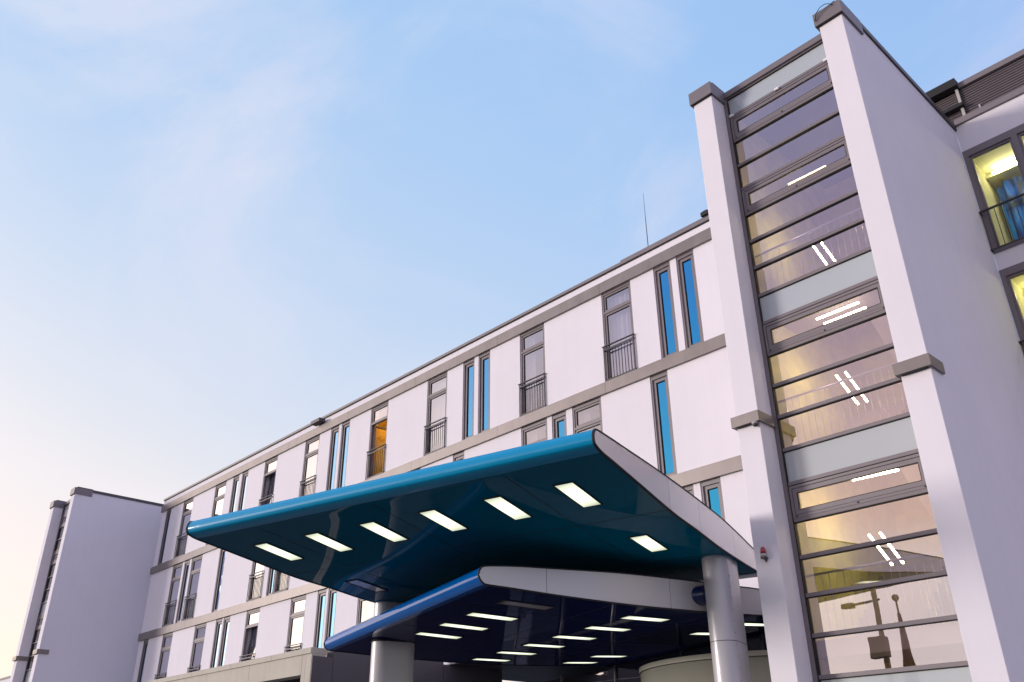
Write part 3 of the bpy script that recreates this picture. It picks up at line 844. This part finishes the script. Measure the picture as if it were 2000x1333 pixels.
m = MB(); a, b = G(2.2, 8.2), G(14.0, 8.2); m.face([(a.x, a.y, .12), (b.x, b.y, .12), (b.x, b.y, 4.30), (a.x, a.y, 4.30)]); m.build('glass_pane', M['lobbyglass'], eg)
for u in (2.2, 5.1, 8.05, 10.92, 13.9):
    p = G(u, 8.17); m = MB(); m.tube((p.x, p.y, .12), (p.x, p.y, 4.36), .035, n=10); m.build('post', M['steel'], eg)
p, q = G(2.2, 8.17), G(14.0, 8.17); MB().bar((p.x, p.y, 3.2), (q.x, q.y, 3.2), .06, .06).build('rail', M['steel'], eg)

# ------------------------------------------------------------------ across the street, seen mirrored in the tower's lower panes
vp = ray(1722, 1240)*33; px0, py0 = vp.x, 2*YG-33
po = empty('street_pole', (px0, py0, 0), 'tall wooden street pole with cabinet across the street, mirrored in the stair tower glass', 'pole')
M['wood'] = surface('weathered_wood', (.34, .25, .12), .85, var=.2)
m = MB(); m.tube((px0, py0, 0), (px0, py0, 8.4), .13, .10, 14); m.build('pole', M['wood'], po)
m = MB(); m.box(px0-.36, px0+.30, py0+.18, py0+.55, 5.75, 6.5); m.build('cabinet', M['wood'], po, bevel=.03)
m = MB(); m.bar((px0-1.1, py0, 7.75), (px0+.2, py0, 7.85), .06, .07); m.box(px0-1.35, px0-.9, py0-.12, py0+.12, 7.68, 7.84); m.build('lamp_arm', M['darkmetal'], po)
vp = ray(1765, 1250)*31; qx, qy = vp.x, 2*YG-31
pa = empty('furled_parasol', (qx, qy, 0), 'tall furled brown parasol across the street, mirrored in the stair tower glass', 'parasol')
m = MB(); m.tube((qx, qy, 0), (qx, qy, 7.4), .05, .04, 12); m.ball((qx, qy, 7.45), .13, 8); m.build('mast', M['wood'], pa)
m = MB(); m.tube((qx, qy, 2.2), (qx, qy, 4.6), .19, .26, 18); m.tube((qx, qy, 4.602), (qx, qy, 6.9), .245, .06, 18); m.build('folded_canopy', surface('brown_canvas', (.30, .17, .09), .9, var=.2), pa)

# ------------------------------------------------------------------ small fittings
bx, by = -.5893*12.56, YF
be = empty('warning_beacon', (bx, by, 4.8), 'small red warning beacon on the tower left pier', 'beacon')
z = EYE+.266*12.5
m = MB(); m.tube((bx, by-.07, z), (bx, by-.07, z+.085), .046, .041, 16); m.ball((bx, by-.07, z+.075), .041, 8); m.build('red_lens', M['red'], be)
m = MB(); m.tube((bx, by-.07, z-.05), (bx, by-.07, z-.001), .05, .05, 16); m.build('base', M['lightgrey'], be)
m = MB(); m.box(bx-.035, bx+.035, by-.11, by-.003, z-.08, z-.052); m.bar((bx, by-.02, z-.12), (bx, by-.02, z-.08), .03, .02); m.build('bracket', M['darkmetal'], be)
cx_ = -7.22
sc = empty('security_camera', (cx_, 12.5, 7.1), 'tiny dome camera under the ledge of the tower left pier', 'camera')
m = MB(); m.ball((cx_, 12.50, 7.10), .05, 8); m.build('dome', M['darkmetal'], sc)
m = MB(); m.tube((cx_, 12.50, 7.10), (cx_, 12.50, 7.135), .055, n=14); m.build('mount', M['lightgrey'], sc)
fl = empty('floodlight', (-1.715*S, Y0-.15, 14.4), 'dark box floodlight on the white strip below the roof edge', 'floodlight')
m = MB(); m.box(-1.738*S, -1.700*S, Y0-.34, Y0-.06, 14.42, 14.56); m.build('housing', M['darkmetal'], fl, bevel=.01)
m = MB(); m.box(-1.73*S, -1.71*S, Y0-.06, Y0-.003, 14.46, 14.52); m.build('bracket', M['iron'], fl)
rb = empty('roof_box', (-10.1, Y0+.1, 14.9), 'small black box on the roof edge beside the stair tower', 'box')
m = MB(); m.box(-10.25, -10.02, Y0+.02, Y0+.25, 14.90, 15.02); m.build('housing', M['gasket'], rb, bevel=.01)
m = MB(); m.box(-10.20, -10.07, Y0+.06, Y0+.2, 15.021, 15.06); m.build('lid', M['darkmetal'], rb)
an = empty('antenna', (-.7266*17.2, 17.2, 14.9), 'thin lightning rod rising from the roof', 'antenna')
m = MB(); m.tube((-.7266*17.2, 17.2, 14.63), (-.7266*17.2, 17.2, 16.3), .014, .010, 8); m.build('lower_rod', M['iron'], an)
m = MB(); m.tube((-.7266*17.2, 17.2, 16.3), (-.7266*17.2, 17.2, 17.25), .008, .004, 8); m.build('tip', M['iron'], an)
# loose cable on the near pier's cap
kb = MB(); pts = [(-4.72, 12.49, 14.60), (-4.66, 12.47, 14.74), (-4.56, 12.46, 14.815), (-4.46, 12.46, 14.82), (-4.38, 12.46, 14.77), (-4.33, 12.47, 14.70)]
for a, b in zip(pts, pts[1:]): kb.tube(a, b, .007, n=6)
pts = [(-4.70, 12.48, 14.56), (-4.58, 12.47, 14.68), (-4.46, 12.47, 14.72), (-4.36, 12.47, 14.75), (-4.28, 12.48, 14.78)]
for a, b in zip(pts, pts[1:]): kb.tube(a, b, .006, n=6)
solo(kb, 'loose_cable', M['gasket'], (-4.5, 12.48, 14.6), 'thin black cable looped over the near tower pier cap', 'cable')
# lower building beyond the far stair tower
lb = empty('low_building', (-60, 20, 0), 'low lavender flat-roofed building beyond the far stair tower', 'building')
m = MB(); m.box(-75, -47.7, 17.6, 26, 0, 8.35); m.build('wall', M['stucco'], lb)
m = MB(); m.box(-75.05, -47.7, 17.55, 26.05, 8.353, 8.47); m.build('roof_edge', M['darkmetal'], lb)

# ------------------------------------------------------------------ render settings
scene.view_settings.view_transform = 'Standard'; scene.view_settings.look = 'None'; scene.view_settings.exposure = .04; scene.view_settings.gamma = 1
scene.cycles.max_bounces = 8; scene.cycles.transparent_max_bounces = 16; scene.cycles.glossy_bounces = 5
scene.cycles.use_denoising = True
scene.cycles.sample_clamp_indirect = 6
